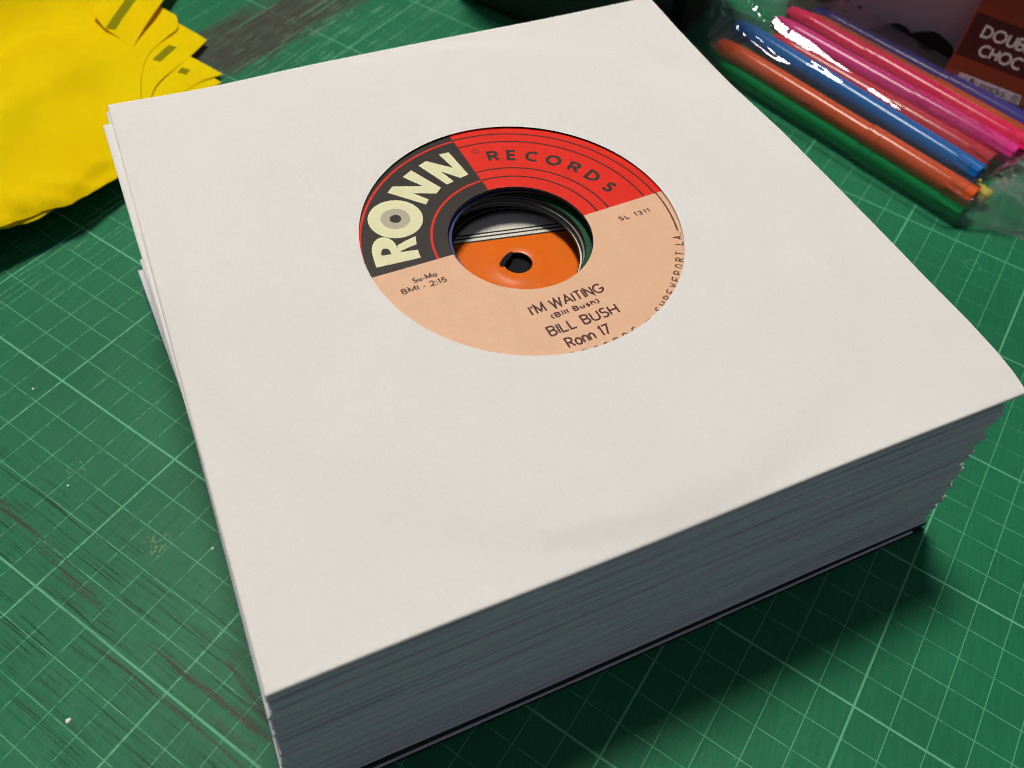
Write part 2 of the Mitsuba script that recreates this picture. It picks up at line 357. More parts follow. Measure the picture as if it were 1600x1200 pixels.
def sleeve_mesh(corners, zt, thick, k, hole=True, seed=0, M=120):
    """paper sleeve folded round three sides; corners BL, BR, TR, TL in the stack frame; zt = top surface"""
    c = np.array(corners, float)
    base = np.linspace(-1, 1, M // 4, endpoint=False)
    base = np.sign(base) * (1 - (1 - np.abs(base)) ** 1.25)
    one = np.ones_like(base)
    # unit-square boundary, counter-clockwise, with slightly rounded corners
    sq = np.concatenate([np.c_[base, -one], np.c_[one, base], np.c_[-base, one], np.c_[-one, -base]])
    ang = np.arctan2(sq[:, 1], sq[:, 0])

    def bil(u):
        a, b = (u[:, :1] + 1) / 2, (u[:, 1:] + 1) / 2
        return c[0] * (1 - a) * (1 - b) + c[1] * a * (1 - b) + c[2] * a * b + c[3] * (1 - a) * b
    outer = bil(sq)
    r0 = 4.322 if hole else 0.05
    ctr = np.array(APER) if hole else c.mean(0)
    inner = ctr + r0 * np.c_[np.cos(ang), np.sin(ang)]
    if k < 4:        # the open side of the upper sleeves bows outwards
        bow = np.interp(outer[:, 1], [-0.5, 0.0, 0.2, 0.6, 1.2, 2.2, 4, 8, 10.6, 13.0, 16.5, 18.6], [0.20, 0.22, 0.265, .33, .37, .37, .30, .24, .17, .03, 0, 0])
        outer[:, 0] += bow * np.clip((outer[:, 0] - 17.9) / 0.4, 0, 1) * (1, .4, .25, .1)[k]
    dist = np.linalg.norm(outer - inner, axis=1)[:, None]
    r = thick / 2
    ss = [0, .03, .1, .2, .3, .4, .5, .58, .64, .70, .75, .80, .84, .88, .91, .94, .96, .98] if k == 0 else ([0, .05, .2, .45, .7, .9] if hole else [0, .5, .88, .97])
    groove = 0.03 * ((seed * 7) % 5 > 1)
    prof = []                                        # (s, inset from the edge, height 0 bottom .. 1 top, kind)
    for s in ss:
        prof.append((s, None, 1.0))
    for q in np.linspace(90, -90, 7 if k < 3 else 5):
        prof.append((1, r * (1 - math.cos(math.radians(q))) + (groove if abs(q) < 1 else 0), 0.5 + 0.5 * math.sin(math.radians(q))))
    for s in ss[::-1]:
        prof.append((s, None, 0.0))
    if hole:                                         # inside of the pocket
        g = 0.022 / thick
        for s in ss[1:]:
            prof.append((s - 0.0, None, g))
        for s in ss[1:][::-1]:
            prof.append((s, None, 1 - g))
        ring_close = True
    rows = []
    rs = np.random.default_rng(100 + seed)
    ph = rs.uniform(0, 6.28, 6)
    for s, inset, h in prof:
        if inset is None:
            if s in (0,) and hole and h in (0.0, 1.0):
                P = inner.copy()
            else:
                P = inner + (outer - inner) * np.minimum(s, 1 - (r * 1.02) / dist)
        else:
            P = outer - (outer - inner) / dist * inset
        x, y = P[:, 0], P[:, 1]
        edge = np.clip(np.maximum(np.abs(x - 9.2), np.abs(y - 9.2)) / 9.2, 0, 1) ** 6
        wav = edge * (0.022 * np.sin(x * 0.35 + ph[0]) + 0.018 * np.sin(x * 0.9 + y * 0.4 + ph[1]) + 0.012 * np.sin(y * 1.1 + ph[2]))
        z = zt - thick * (1 - h) + lift(x, y, k) + (wav if k else 0.3 * wav)
        rows.append(np.c_[to_mat(np.c_[x, y]), z])
    V = np.stack(rows, 1)                            # (M, K, 3)
    K = V.shape[1]
    if hole:
        idx = np.arange(M * K).reshape(M, K)
        a = idx; b = np.roll(idx, -1, 0)
        a2, b2 = np.roll(a, -1, 1), np.roll(b, -1, 1)
        F = np.concatenate([np.stack([a, a2, b2], -1).reshape(-1, 3), np.stack([a, b2, b], -1).reshape(-1, 3)])
    else:
        F = grid_faces(M, K, True)
        F = F[:, ::-1]
    m = trimesh.Trimesh(V.reshape(-1, 3), F, process=False)
    if m.volume < 0:
        m.invert()
    return m


N_WIN = 9                                            # sleeves with a window and a record to look down on
SPECIAL = {
    0: ([(0.0, 0.0), (18.37, 0.0), (18.51, 18.56), (0.15, 18.31)], 'topmost white paper record sleeve, its round window showing the red and peach label'),
    1: ([(0.10, 0.10), (18.2, 0.12), (18.3, 17.6), (-0.12, 17.5)], 'second white record sleeve, back left corner peeking out beneath the topmost sleeve'),
}
n_sleeves = 44
ORD = ['first', 'second', 'third', 'fourth', 'fifth', 'sixth', 'seventh', 'eighth', 'ninth', 'tenth', 'eleventh', 'twelfth', 'thirteenth', 'fourteenth', 'fifteenth',
       'sixteenth', 'seventeenth', 'eighteenth', 'nineteenth', 'twentieth', 'twenty-first', 'twenty-second', 'twenty-third']
sleeve_keys = []
rx = np.random.default_rng(11)
wide = np.interp(np.arange(n_sleeves), [0, 2, 8, 16, 24, 32, 40, 43], [18.25, 18.2, 18.3, 18.45, 18.7, 18.95, 19.1, 19.1])
for k in range(n_sleeves):
    zt = TOP - PITCH * k
    if k in SPECIAL:
        cs, lab = SPECIAL[k]; grp = None
    else:
        dx = 0.02 - 0.0125 * k + rx.normal(0, 0.03); dy = 0.06 + rx.normal(0, 0.026) - 0.0045 * k
        ro = -0.006 - 0.0004 * k + rx.normal(0, 0.003)
        w = wide[k] + 0.0105 * k + rx.normal(0, 0.035) + 0.10 * math.sin(k * 1.15 + 0.8 * math.sin(k * .37))
        base = np.array([(0, 0), (w, 0), (w, 18.2), (0, 18.2)], float)
        base[:, 0] += dx - ro * base[:, 1] * 1.0
        base[:, 1] += dy + 0.15 * ro * base[:, 0]
        base[2, 0] -= max(0, w - 18.4)
        cs = base.tolist()
        if k < 22:
            lab = f'thin white sleeve edge, {ORD[k]} one down from the top of the stack'
        else:
            lab = f'thin white sleeve edge, {ORD[n_sleeves - 1 - k]} one up from the black sleeves at the foot'
        grp = 'white record sleeves within the stack'
        if k == n_sleeves - 3:
            cs = [(0.22, -0.16), (19.0, -0.18), (17.9, 18.3), (-0.74, 18.0)]
            lab, grp = 'low white record sleeve whose back left corner pokes furthest out over the mat', None
        elif k == n_sleeves - 5:
            cs = [(0.22, -0.13), (18.9, -0.12), (17.9, 18.3), (-0.56, 18.15)]
            lab, grp = 'low white record sleeve, its corner just inside the furthest poking corner at left', None
    th = SL_T if k < N_WIN else 0.138 + rx.uniform(-0.016, 0.010)
    t = thing('record_sleeve', lab, 'record sleeve', grp)
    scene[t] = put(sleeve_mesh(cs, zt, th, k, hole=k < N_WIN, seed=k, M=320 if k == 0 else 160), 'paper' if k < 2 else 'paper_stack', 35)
    sleeve_keys.append(t)
z_low = TOP - PITCH * (n_sleeves - 1) - 0.15         # about 0.28
# black card sleeves and one white sleeve at the foot
cs = [(0.2, -0.27), (19.12, -0.27), (19.0, 18.2), (0.3, 18.2)]
t = thing('black_record_sleeve', 'black card record sleeve just above the lone white sleeve at the foot of the stack', 'record sleeve')
scene[t] = put(sleeve_mesh(cs, z_low, 0.11, 60, hole=False, seed=71), 'black_card', 35)
cs = [(0.3, -0.315), (18.6, -0.315), (18.4, 17.9), (0.4, 17.9)]
t = thing('record_sleeve', 'lone white record sleeve sandwiched between black sleeves at the foot of the stack', 'record sleeve')
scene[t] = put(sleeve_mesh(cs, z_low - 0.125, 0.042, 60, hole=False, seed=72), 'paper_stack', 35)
cs = [(0.35, -0.33), (18.95, -0.34), (18.8, 18.0), (0.4, 18.0)]
t = thing('black_record_sleeve', 'lowest black card record sleeve, lying directly on the green mat', 'record sleeve')
scene[t] = put(sleeve_mesh(cs, z_low - 0.190, 0.085, 60, hole=False, seed=73), 'black_card', 35)

# ------------------------------------------------------------------ records
TH = math.radians(60.456)
L1 = np.array([math.cos(TH), math.sin(TH)]); L2 = np.array([-L1[1], L1[0]])


def ring_mesh(r0, r1, z0, z1, c, n=160, bev=0.02):
    prof = [(r0, z0 + bev), (r0, z1 - bev), (r0 + bev, z1), (r1 - bev, z1), (r1, z1 - bev), (r1, z0 + bev), (r1 - bev, z0), (r0 + bev, z0)]
    a = np.arange(n) * 2 * math.pi / n
    V = np.array([[[c[0] + r * math.cos(t), c[1] + r * math.sin(t), z] for r, z in prof] for t in a])
    K = len(prof); idx = np.arange(n * K).reshape(n, K); b = np.roll(idx, -1, 0)
    a2, b2 = np.roll(idx, -1, 1), np.roll(b, -1, 1)
    F = np.concatenate([np.stack([idx, a2, b2], -1).reshape(-1, 3), np.stack([idx, b2, b], -1).reshape(-1, 3)])
    m = trimesh.Trimesh(V.reshape(-1, 3), F, process=False)
    if m.volume < 0:
        m.invert()
    return m


def arc_ring(r0, r1, a0=0, a1=360, n=180):
    t = np.radians(np.linspace(a0, a1, max(8, int(n * abs(a1 - a0) / 360) + 1)))
    if abs(a1 - a0) >= 359.9:
        return Point(0, 0).buffer(r1, n // 4).difference(Point(0, 0).buffer(r0, n // 4))
    return Polygon(np.r_[np.c_[r1 * np.cos(t), r1 * np.sin(t)], np.c_[r0 * np.cos(t[::-1]), r0 * np.sin(t[::-1])]])


def local(m, c=HOLE_C, e1=L1, e2=L2):
    v = m.vertices.copy()
    m = m.copy(); m.vertices = np.c_[c + v[:, :1] * e1 + v[:, 1:2] * e2, v[:, 2]]
    return m


def glyph_arc(ch, ang, r_base, h, w, stroke, inward=False):
    """one glyph centred at polar angle ang (deg); tops outward, or inward"""
    gw, st = GLYPHS[ch]
    sx = (w - stroke) / max(gw, 0.2)
    out = []
    for q in st:
        out.append(LineString(np.c_[(q_ := np.array(q, float))[:, 0] * sx - gw * sx / 2, stroke / 2 + q_[:, 1] * (h - stroke)]).buffer(stroke / 2, 4, cap_style='square' if len(q) == 2 and abs(q_[0] - q_[1]).max() < 0.05 else 'flat', join_style='mitre', mitre_limit=2.0))
    g = unary_union(out)
    g = shapely.affinity.rotate(g, ang + 90 if inward else ang - 90, origin=(0, 0))
    a = math.radians(ang)
    return shapely.affinity.translate(g, r_base * math.cos(a), r_base * math.sin(a))


LAB_Z = 7.035
rec = thing('vinyl_record', 'seven inch record with red, black and peach label, in the topmost sleeve', 'record')
part(rec, 'disc', ring_mesh(1.915, 8.72, 6.966, LAB_Z - 0.012, HOLE_C, 200), 'vinyl', 30)
lab_base = arc_ring(1.936, 4.57)
k = part(rec, 'label', local(flat(lab_base, LAB_Z)), 'peach_print', label='peach, red and black paper label with RONN RECORDS lettering')
half_up = sbox(-6, 0.05, 6, 6)


def lp(name, g, z, m, label=None):
    part(rec + '__label', name, local(flat(g, LAB_Z + z)), m, label=label)


quad_blk = arc_ring(1.936, 4.57, 90.6, 178.7)
quad_red = arc_ring(1.936, 4.57, 0.5, 90.6)
lp('black_panel', quad_blk, 0.002, 'black_print')
lp('red_panel', quad_red, 0.002, 'red_print')
for r in (4.22, 2.36):
    lp('red_ring', arc_ring(r - 0.032, r + 0.032, 91.1, 178.7), 0.004, 'red_print')
for r in (4.25, 3.90, 2.73, 2.37):
    lp('black_ring', arc_ring(r - 0.025, r + 0.025, 0.8, 90.4), 0.004, 'dark_ink')
lp('black_ring', arc_ring(4.27, 4.315, 1.0, -20.5), 0.004, 'dark_ink')
lp('black_ring', arc_ring(4.535, 4.57, 89, -40), 0.004, 'dark_ink')


def polar(pts):
    a = np.radians([q[0] for q in pts]); r = np.array([q[1] for q in pts])
    return Polygon(np.c_[r * np.cos(a), r * np.sin(a)])


letters = []
letters.append(polar([(132.2, 3.9), (128.0, 3.9), (120.4, 3.22), (120.9, 3.88), (115.4, 3.88), (115.2, 2.79), (120.7, 2.74), (127.3, 3.28), (127.3, 2.78), (131.8, 2.76)]))
letters.append(polar([(111.2, 3.87), (106.8, 3.88), (99.6, 3.20), (99.9, 3.90), (95.5, 3.84), (95.3, 2.75), (100.9, 2.74), (106.2, 3.27), (106.0, 2.74), (110.8, 2.76)]))
oc = (-2.81, 1.85)
o_ring = Point(oc).buffer(0.73, 24).difference(Point(oc).buffer(0.39, 24))
letters.append(o_ring)
# R in letter coordinates (u along the arc, v outward), then bent round the label
H = 1.17
t = np.radians(np.linspace(90, -90, 13))
bowl = np.c_[0.47 + 0.47 * np.cos(t), 0.84 + 0.33 * np.sin(t)]
Rg = Polygon(np.r_[[(0, 0), (0, H)], bowl, [(0.62, 0.50), (0.97, 0.0), (0.60, 0.0), (0.40, 0.44), (0.36, 0.44), (0.36, 0.0)]])
tc = np.radians(np.linspace(90, -90, 9))
Rg = Rg.buffer(0).difference(Polygon(np.r_[[(0.33, 0.70), (0.33, 0.95)], np.c_[0.40 + 0.15 * np.cos(tc), 0.825 + 0.125 * np.sin(tc)]]))
Rg = shapely.segmentize(Rg, 0.1)
letters.append(warp(Rg, lambda q: np.c_[(2.77 + q[:, 1]) * np.cos(np.radians(174.5) - q[:, 0] / 3.35), (2.77 + q[:, 1]) * np.sin(np.radians(174.5) - q[:, 0] / 3.35)]))
for g in letters:
    lp('letter', g.buffer(0), 0.005, 'cream_print')
lp('target_ring', Point(oc).buffer(0.40, 24).difference(Point(oc).buffer(0.155, 16)), 0.004, 'tan_print')
recs = [glyph_arc(ch, a, 3.05, 0.46, w, 0.098) for ch, a, w in zip('RECORDS', [77.0, 67.6, 57.4, 46.2, 34.9, 24.2, 13.4], [.34, .30, .38, .46, .36, .40, .30])]
lp('lettering', unary_union(recs), 0.005, 'black_print')
cp = glyph_arc('C', 84.3, 3.54, 0.11, 0.085, 0.02).union(shapely.affinity.translate(Point(0, 0).buffer(0.115, 12).difference(Point(0, 0).buffer(0.095, 12)), 3.595 * math.cos(math.radians(84.3)), 3.595 * math.sin(math.radians(84.3))))
lp('lettering', cp, 0.005, 'dark_ink')
body = [text_line("I'M WAITING", (-1.03, -2.65), (1.07, -2.65), 0.33, .051), text_line('(Bill Bush)', (-0.62, -2.93), (0.75, -2.93), 0.175, .043, 0.30, .42),
        text_line('BILL BUSH', (-0.93, -3.42), (1.06, -3.42), 0.335, .053), text_line('Ronn 17', (-0.69, -3.92), (0.54, -3.92), 0.345, .053, 0.18, .40),
        text_line('Su-Ma', (-3.27, -0.50), (-2.62, -0.50), 0.18, .036, .26), text_line('BMI - 2:15', (-3.67, -0.75), (-2.46, -0.77), 0.19, .036, .26, .34),
        text_line('SL 1311', (2.76, -0.57), (3.74, -0.58), 0.17, .036, .34, .50)]
for g in body:
    lp('lettering', g, 0.004, 'brown_ink')
low = []
for ch, a in zip('RECORDS', [-99.2, -95.2, -91.2, -87.2, -83.0, -79.0, -75.0]):
    low.append(glyph_arc(ch, a, 4.33, 0.24, 0.17, .036, inward=True))
low.append(arc_ring(4.19, 4.225, -70.4, -67.2))
for ch, a in zip('SHREVEPORT, LA.', [-61.9, -58.6, -55.3, -52.0, -48.7, -45.4, -42.1, -38.7, -35.3, -32.2, -29.9, -28, -26.9, -24.0, -21.8]):
    if ch != ' ':
        low.append(glyph_arc(ch, a, 4.37, 0.25, 0.06 if ch in '.,' else 0.15, .036, inward=True))
lp('lettering', unary_union(low).intersection(lab_base), 0.004, 'brown_ink')

under = [(1, (0.10, -0.04), 'blue_print'), (2, (-0.155, 0.03), 'green_print'), (3, (-0.21, 0.08), 'grey_print'), (4, (-0.27, 0.06), 'white_print'),
         (5, (-0.04, -0.02), 'black_print'), (6, (0.02, -0.06), 'black_print')]
IMR, IMD = np.array([0.866, 0.5]), np.array([0.5, -0.866])      # mat directions that read as right and down in the photograph
RECL = {1: 'record with a blue label, a blue sliver at the left of the centre hole',
        2: 'record with a dark green label, the green crescent at the right of the centre hole',
        3: 'record with a grey label, the rim just below the green crescent in the hole',
        4: 'record with a white label, the pale crescent at the lower right of the hole',
        5: 'record with a black label, a dark rim deep inside the centre hole',
        6: 'record with a black label lying directly over the orange labelled record'}
for kk, (dxr, dyd), m in under:
    c = HOLE_C + IMR * dxr + IMD * dyd
    zt = TOP - PITCH * kk
    r = thing('vinyl_record', RECL[kk], 'record')
    part(r, 'disc', ring_mesh(1.915, 8.70, zt - 0.134, zt - 0.077, c, 160), 'vinyl', 30)
    part(r, 'label', local(flat(arc_ring(1.935, 4.57), zt - 0.065), c), m)
# orange label with a small hole
IMR_ = IMR
c8 = HOLE_C + L1 * 0.02 + L2 * 0.04
zt = TOP - PITCH * 7
ZO = zt - 0.065
r8 = thing('vinyl_record', 'record with an orange and white striped label and small spindle hole', 'record')
part(r8, 'disc', ring_mesh(0.385, 8.70, zt - 0.134, ZO - 0.010, c8, 160, 0.015), 'vinyl', 30)


def pressed(m):      # the paper dishes up round the spindle hole
    v = m.vertices
    r = np.linalg.norm(v[:, :2], axis=1)
    v[:, 2] += 0.055 * np.exp(-((r - 0.60) / 0.17) ** 2)
    return m


def polar_sheet(r0, r1, z, nr=26, na=120):
    rr = np.linspace(r0, r1, nr); aa = np.arange(na) * 2 * math.pi / na
    V = np.array([[(a_r * math.cos(a), a_r * math.sin(a), z) for a_r in rr] for a in aa]).reshape(-1, 3)
    return trimesh.Trimesh(V, grid_faces(na, nr, True)[:, ::-1], process=False)


sheet = pressed(polar_sheet(0.40, 4.57, ZO))
if sheet.face_normals[:, 2].mean() < 0:
    sheet.invert()
ob = local(sheet, c8)
part(r8, 'label', ob, 'orange_print', True, label='glossy orange paper label with a white striped upper third')
sd = np.array([0.976, -0.216]); sn = np.array([0.216, 0.976])      # stripe direction in label frame


def half(d0, d1):
    q = [sd * -6 + sn * d0, sd * 6 + sn * d0, sd * 6 + sn * d1, sd * -6 + sn * d1]
    return Polygon(q)


disc8 = Point(0, 0).buffer(4.56, 45)
part(r8 + '__label', 'white_panel', local(flat(half(1.01, 5).intersection(disc8), ZO + 0.012), c8), 'white_print')
for d0, d1 in ((1.0, 1.045), (1.14, 1.20), (1.27, 1.33)):
    part(r8 + '__label', 'stripe', local(flat(half(d0, d1).intersection(disc8), ZO + 0.014), c8), 'black_print')
r9 = thing('vinyl_record', 'black record seen only through the small spindle hole of the orange one', 'record')
part(r9, 'disc', ring_mesh(0.03, 8.70, zt - PITCH - 0.134, zt - PITCH - 0.070, c8 + IMR * 0.35, 120, 0.01), 'vinyl', 30)
# ragged flash of vinyl at the spindle hole
fl = Polygon([(-0.40, 0.18), (-0.30, 0.30), (-0.22, 0.33), (-0.25, 0.15), (-0.33, 0.0), (-0.42, -0.22), (-0.52, -0.26), (-0.55, -0.17), (-0.50, 0.0)])
fm = trimesh.creation.extrude_polygon(fl, 0.05, engine='earcut'); fm.apply_translation((0.05, 0.02, ZO + 0.02))
part(r8, 'vinyl_flash', local(fm, c8, IMR, -IMD), 'vinyl', label='ragged black flash of vinyl at the left of the spindle hole')

# ------------------------------------------------------------------ yellow plastic mailing bags, fanned, at the upper left
BAGS = [  # right edge as (y, x, z), far edge lies along the first point towards -x
    ([(14.42, -7.42, .08), (12.6, -7.3, .16), (10.5, -6.6, .42), (7.5, -5.7, .62), (4.5, -5.9, .8), (2.0, -6.6, .9), (-3, -7.9, .9), (-14, -10.5, .9)], 0.02, 'lowest yellow plastic mailing bag of the fan, corner touching the record stack'),
    ([(14.78, -7.64, .19), (13.7, -7.96, .23), (12.4, -7.8, .30), (10.0, -6.6, .55), (7.5, -5.35, .82), (4.5, -5.4, 1.05), (2.0, -6.1, 1.15), (-3, -7.6, 1.15), (-14, -10.2, 1.15)], -0.05, 'second lowest yellow mailing bag, its pointed corner over the worn grey patch'),
    ([(16.09, -9.88, .31), (14.87, -9.52, .33), (13.62, -9.24, .40), (12.4, -8.9, .46), (10.0, -7.0, .66), (7.5, -5.25, .90), (4.5, -5.25, 1.15), (2.0, -5.95, 1.28), (-3, -7.5, 1.28), (-14, -10, 1.28)], 0.05, 'middle yellow mailing bag of the fan, a small olive mark near its corner'),
    ([(16.44, -12.1, .46), (15.68, -11.31, .46), (15.08, -11.18, .48), (13.59, -10.7, .54), (12.2, -9.6, .62), (10.0, -7.2, .80), (7.14, -5.05, 1.00), (5.2, -4.92, 1.20), (4.1, -5.22, 1.30), (2.6, -5.6, 1.42), (-3, -7.2, 1.45), (-14, -9.6, 1.45)], 0.10, 'large yellow mailing bag with a smooth rounded hem, filling the upper left corner'),
]


def bag_mesh(edge, slope, nu=90, nv=120, thick=0.06, seed=0):
    e = np.array(edge)[::-1]
    yy = np.linspace(0, 1, nv) ** 0.8
    ys = e[0, 0] + (e[-1, 0] - e[0, 0]) * yy
    from scipy.interpolate import PchipInterpolator
    X, Z = PchipInterpolator(e[:, 0], e[:, 1])(ys), PchipInterpolator(e[:, 0], e[:, 2])(ys)
    X = X + 0.34 * (meshkit.fbm(np.c_[ys * 0.8, ys * 0, ys * 0 + seed * 3.1], 3, 6) - .5) * np.clip((12 - ys) / 4, 0.2, 1)
    uu = np.linspace(0, 1, nu) ** 1.7
    V = np.zeros((nu, nv, 3))
    for i, u in enumerate(uu):
        d = u * 36.0
        V[i, :, 0] = X - d
        V[i, :, 1] = ys + slope * d * np.clip((ys + 2) / 16, 0, 1)
        rise = (0.03 + 0.30 * np.clip((11 - ys) / 4, 0, 1)) * (1 - np.exp(-d / 0.55)) + 1.5 * (1 - np.exp(-(d / 9.0) ** 2)) * np.clip((15.5 - ys) / 10 + 0.25, 0.2, 1)
        V[i, :, 2] = Z + rise
    P = V.reshape(-1, 3)
    q = np.c_[P[:, 0] * 0.24 + P[:, 1] * 0.10, P[:, 1] * 0.17 - P[:, 0] * 0.06, np.full(len(P), 1.7)]
    w = (meshkit.fbm(q, 2, 5) - 0.5) * 2.6
    q2 = np.c_[P[:, 0] * 0.55 + P[:, 1] * 0.25, P[:, 1] * 0.45, np.full(len(P), 3.1)]
    w2 = (meshkit.fbm(q2, 2, 9) - 0.5) * 0.30
    dd = np.repeat(uu * 36.0, nv)
    P[:, 2] += w * np.clip(dd / 5, 0, 1) + w2 * np.clip(dd / 1.5, 0.12, 1) + (meshkit.fbm(np.c_[P[:, 0] * 1.3, P[:, 1] * 1.6, np.full(len(P), 5.0)], 2, 4) - .5) * 0.42 * np.exp(-((dd - .5) / .8) ** 2) * np.clip((11 - P[:, 1]) / 3, 0, 1)
    wave = meshkit.fbm(np.c_[P[:, 0] * 0.15, P[:, 1] * 0.15, np.full(len(P), 8.0)], 2, 12)
    P[:, 2] += 0.58 * np.sin(2 * math.pi * (P[:, 0] * 0.95 + P[:, 1] * 0.28) / 6.2 + 5.0 * wave + 1.0) * np.clip((dd - 0.8) / 4, 0, 1) * np.clip((15.5 - P[:, 1]) / 5, 0.1, 1)
    top = P.copy(); bot = P.copy(); bot[:, 2] -= thick
    edge_i = np.zeros((nu, nv), bool); edge_i[0] = edge_i[-1] = True; edge_i[:, 0] = edge_i[:, -1] = True
    bot[edge_i.ravel(), 2] = top[edge_i.ravel(), 2] - 0.03
    F = grid_faces(nu, nv)
    loop = np.r_[np.arange(nv), nv - 1 + nv * np.arange(1, nu), (nu - 1) * nv + np.arange(nv - 2, -1, -1), nv * np.arange(nu - 2, 0, -1)]
    a, b = loop, np.roll(loop, -1); n = len(top)
    side = np.concatenate([np.stack([a, b, b + n], -1), np.stack([a, b + n, a + n], -1)])
    m = trimesh.Trimesh(np.r_[top, bot], np.concatenate([F, F[:, ::-1] + n, side]), process=False)
    trimesh.repair.fix_normals(m)
    return m


bag_tops = []
for i, (edge, sl, lab) in enumerate(BAGS):
    t = thing('mailing_bag', lab, 'plastic bag', 'yellow mailing bags fanned out')
    m = bag_mesh(edge, sl, seed=i)
    bag_tops.append(m)
    part(t, 'film', m, 'yellow_film', 40)


def drape(poly, m, dz):
    """small flat strip laid on a bag's upper surface"""
    from scipy.interpolate import LinearNDInterpolator
    g = shapely.segmentize(poly, 0.25)
    v, f = trimesh.creation.triangulate_polygon(g, engine='earcut')
    v, f = trimesh.remesh.subdivide(np.c_[v, v[:, 0] * 0], f); v, f = trimesh.remesh.subdivide(v, f)
    top = m.vertices[:len(m.vertices) // 2]
    near = np.abs(top[:, :2] - v[:, :2].mean(0)).max(1) < 3
    zz = LinearNDInterpolator(top[near, :2], top[near, 2])(v[:, :2])
    return trimesh.Trimesh(np.c_[v[:, :2], np.nan_to_num(zz, nan=np.nanmean(zz)) + dz], f, process=False)


def olive(i, p0, p1, w):
    part(f'mailing_bag_{i:03d}' if i else 'mailing_bag', 'adhesive_strip', drape(LineString([p0, p1]).buffer(w / 2, cap_style='flat'), bag_tops[i], 0.012), 'olive_film', label='dark olive strip showing through the film')


# the loose flap lying on top
fp = np.array([(-11.4, 13.36), (-12.35, 15.15), (-13.23, 16.85), (-15.2, 20.6), (-18.2, 20.9), (-16.0, 17.2), (-14.5, 13.9), (-13.21, 13.45)])
t = thing('mailing_bag', 'loose yellow bag flap at the top edge, marked by a long olive seam', 'plastic bag', 'yellow mailing bags fanned out')
fl = Polygon(fp)


def flap_sheet(poly, z0, dz):
    g = shapely.segmentize(poly, 0.4)
    v, f = trimesh.creation.triangulate_polygon(g, engine='earcut')
    v = np.c_[v, v[:, 0] * 0]
    for _ in range(3):
        v, f = trimesh.remesh.subdivide(v, f)
    s = (v[:, 0] + 11.4) * -0.47 + (v[:, 1] - 13.4) * 0.88
    acr = (v[:, 0] + 11.4) * -0.88 + (v[:, 1] - 13.4) * -0.47
    v[:, 2] = z0 + 0.02 * s + 0.04 * np.sin(s * 1.1) + 0.07 * acr + dz
    return trimesh.Trimesh(v, f, process=False)


up, dn = flap_sheet(fl, .66, 0.0), flap_sheet(fl, .66, -0.04)
part(t, 'film', trimesh.util.concatenate([up, dn]), 'yellow_film', True)
part(t, 'seam', flap_sheet(LineString([(-12.95, 13.55), (-14.25, 16.0), (-16.3, 19.9)]).buffer(0.21, cap_style='flat'), .66, 0.012), 'olive_film', True, label='long dark olive seam along the flap')
olive(2, (-10.55, 14.75), (-10.12, 13.45), 0.36)
olive(1, (-8.92, 13.95), (-8.80, 13.58), 0.40)

# ------------------------------------------------------------------ felt-tip pens in a clear pouch
PD, PN, PP = np.array([.9703, -.2419]), np.array([.2419, .9703]), np.array([9.3, 29.0])


def ab(a, b):
    return PP + a * PD + b * PN


def lathe(prof, n=28, flutes=None):
    aa = np.arange(n) * 2 * math.pi / n
    V = []
    for t in aa:
        for (x, r, fl) in prof:
            rr = r * (1 - 0.10 * fl * (0.5 + 0.5 * math.cos(t * 10)))
            V.append((x, rr * math.cos(t), rr * math.sin(t)))
    m = trimesh.Trimesh(np.array(V), grid_faces(n, len(prof), True), process=False)
    if m.volume < 0:
        m.invert()
    return m


PENS = [  # key, material, b0, b1 (left and right end), z, a0, a1, joint, label
    ('green', .44, .30, .48, 0.0, 12.75, 7.75, 'dark green felt-tip pen at the foot of the bundle, nearest the record stack'),
    ('orange', .64, .48, 1.04, -0.6, 12.75, 7.72, 'bright orange felt-tip pen lying on the dark green one, its cap end ribbed'),
    ('yellow', 2.30, 1.95, .45, 0.30, 12.3, 8.1, 'yellow felt-tip pen half hidden between orange and blue pens, end plug sticking out'),
    ('blue', 2.00, 1.52, 1.36, -0.9, 12.25, 3.6, 'bright blue felt-tip pen on top of the bundle, with a dark hollow cap end'),
    ('coral', 3.72, 3.78, .62, 0.3, 11.9, 7.0, 'coral red felt-tip pen between the blue and magenta pens'),
    ('magenta', 4.54, 4.64, .92, -0.3, 12.4, 7.4, 'magenta pink felt-tip pen lying against the coral one'),
    ('pink', 5.85, 5.62, .92, -0.4, 12.6, 4.1, 'hot pink felt-tip pen, brightest of the pouch'),
    ('tangerine', 6.80, 6.70, .56, 0.2, 12.6, 7.3, 'dull orange felt-tip pen between the hot pink and violet pens'),
    ('violet', 7.66, 7.80, .50, 0.0, 12.7, 7.6, 'violet blue felt-tip pen, farthest from the record stack'),
]
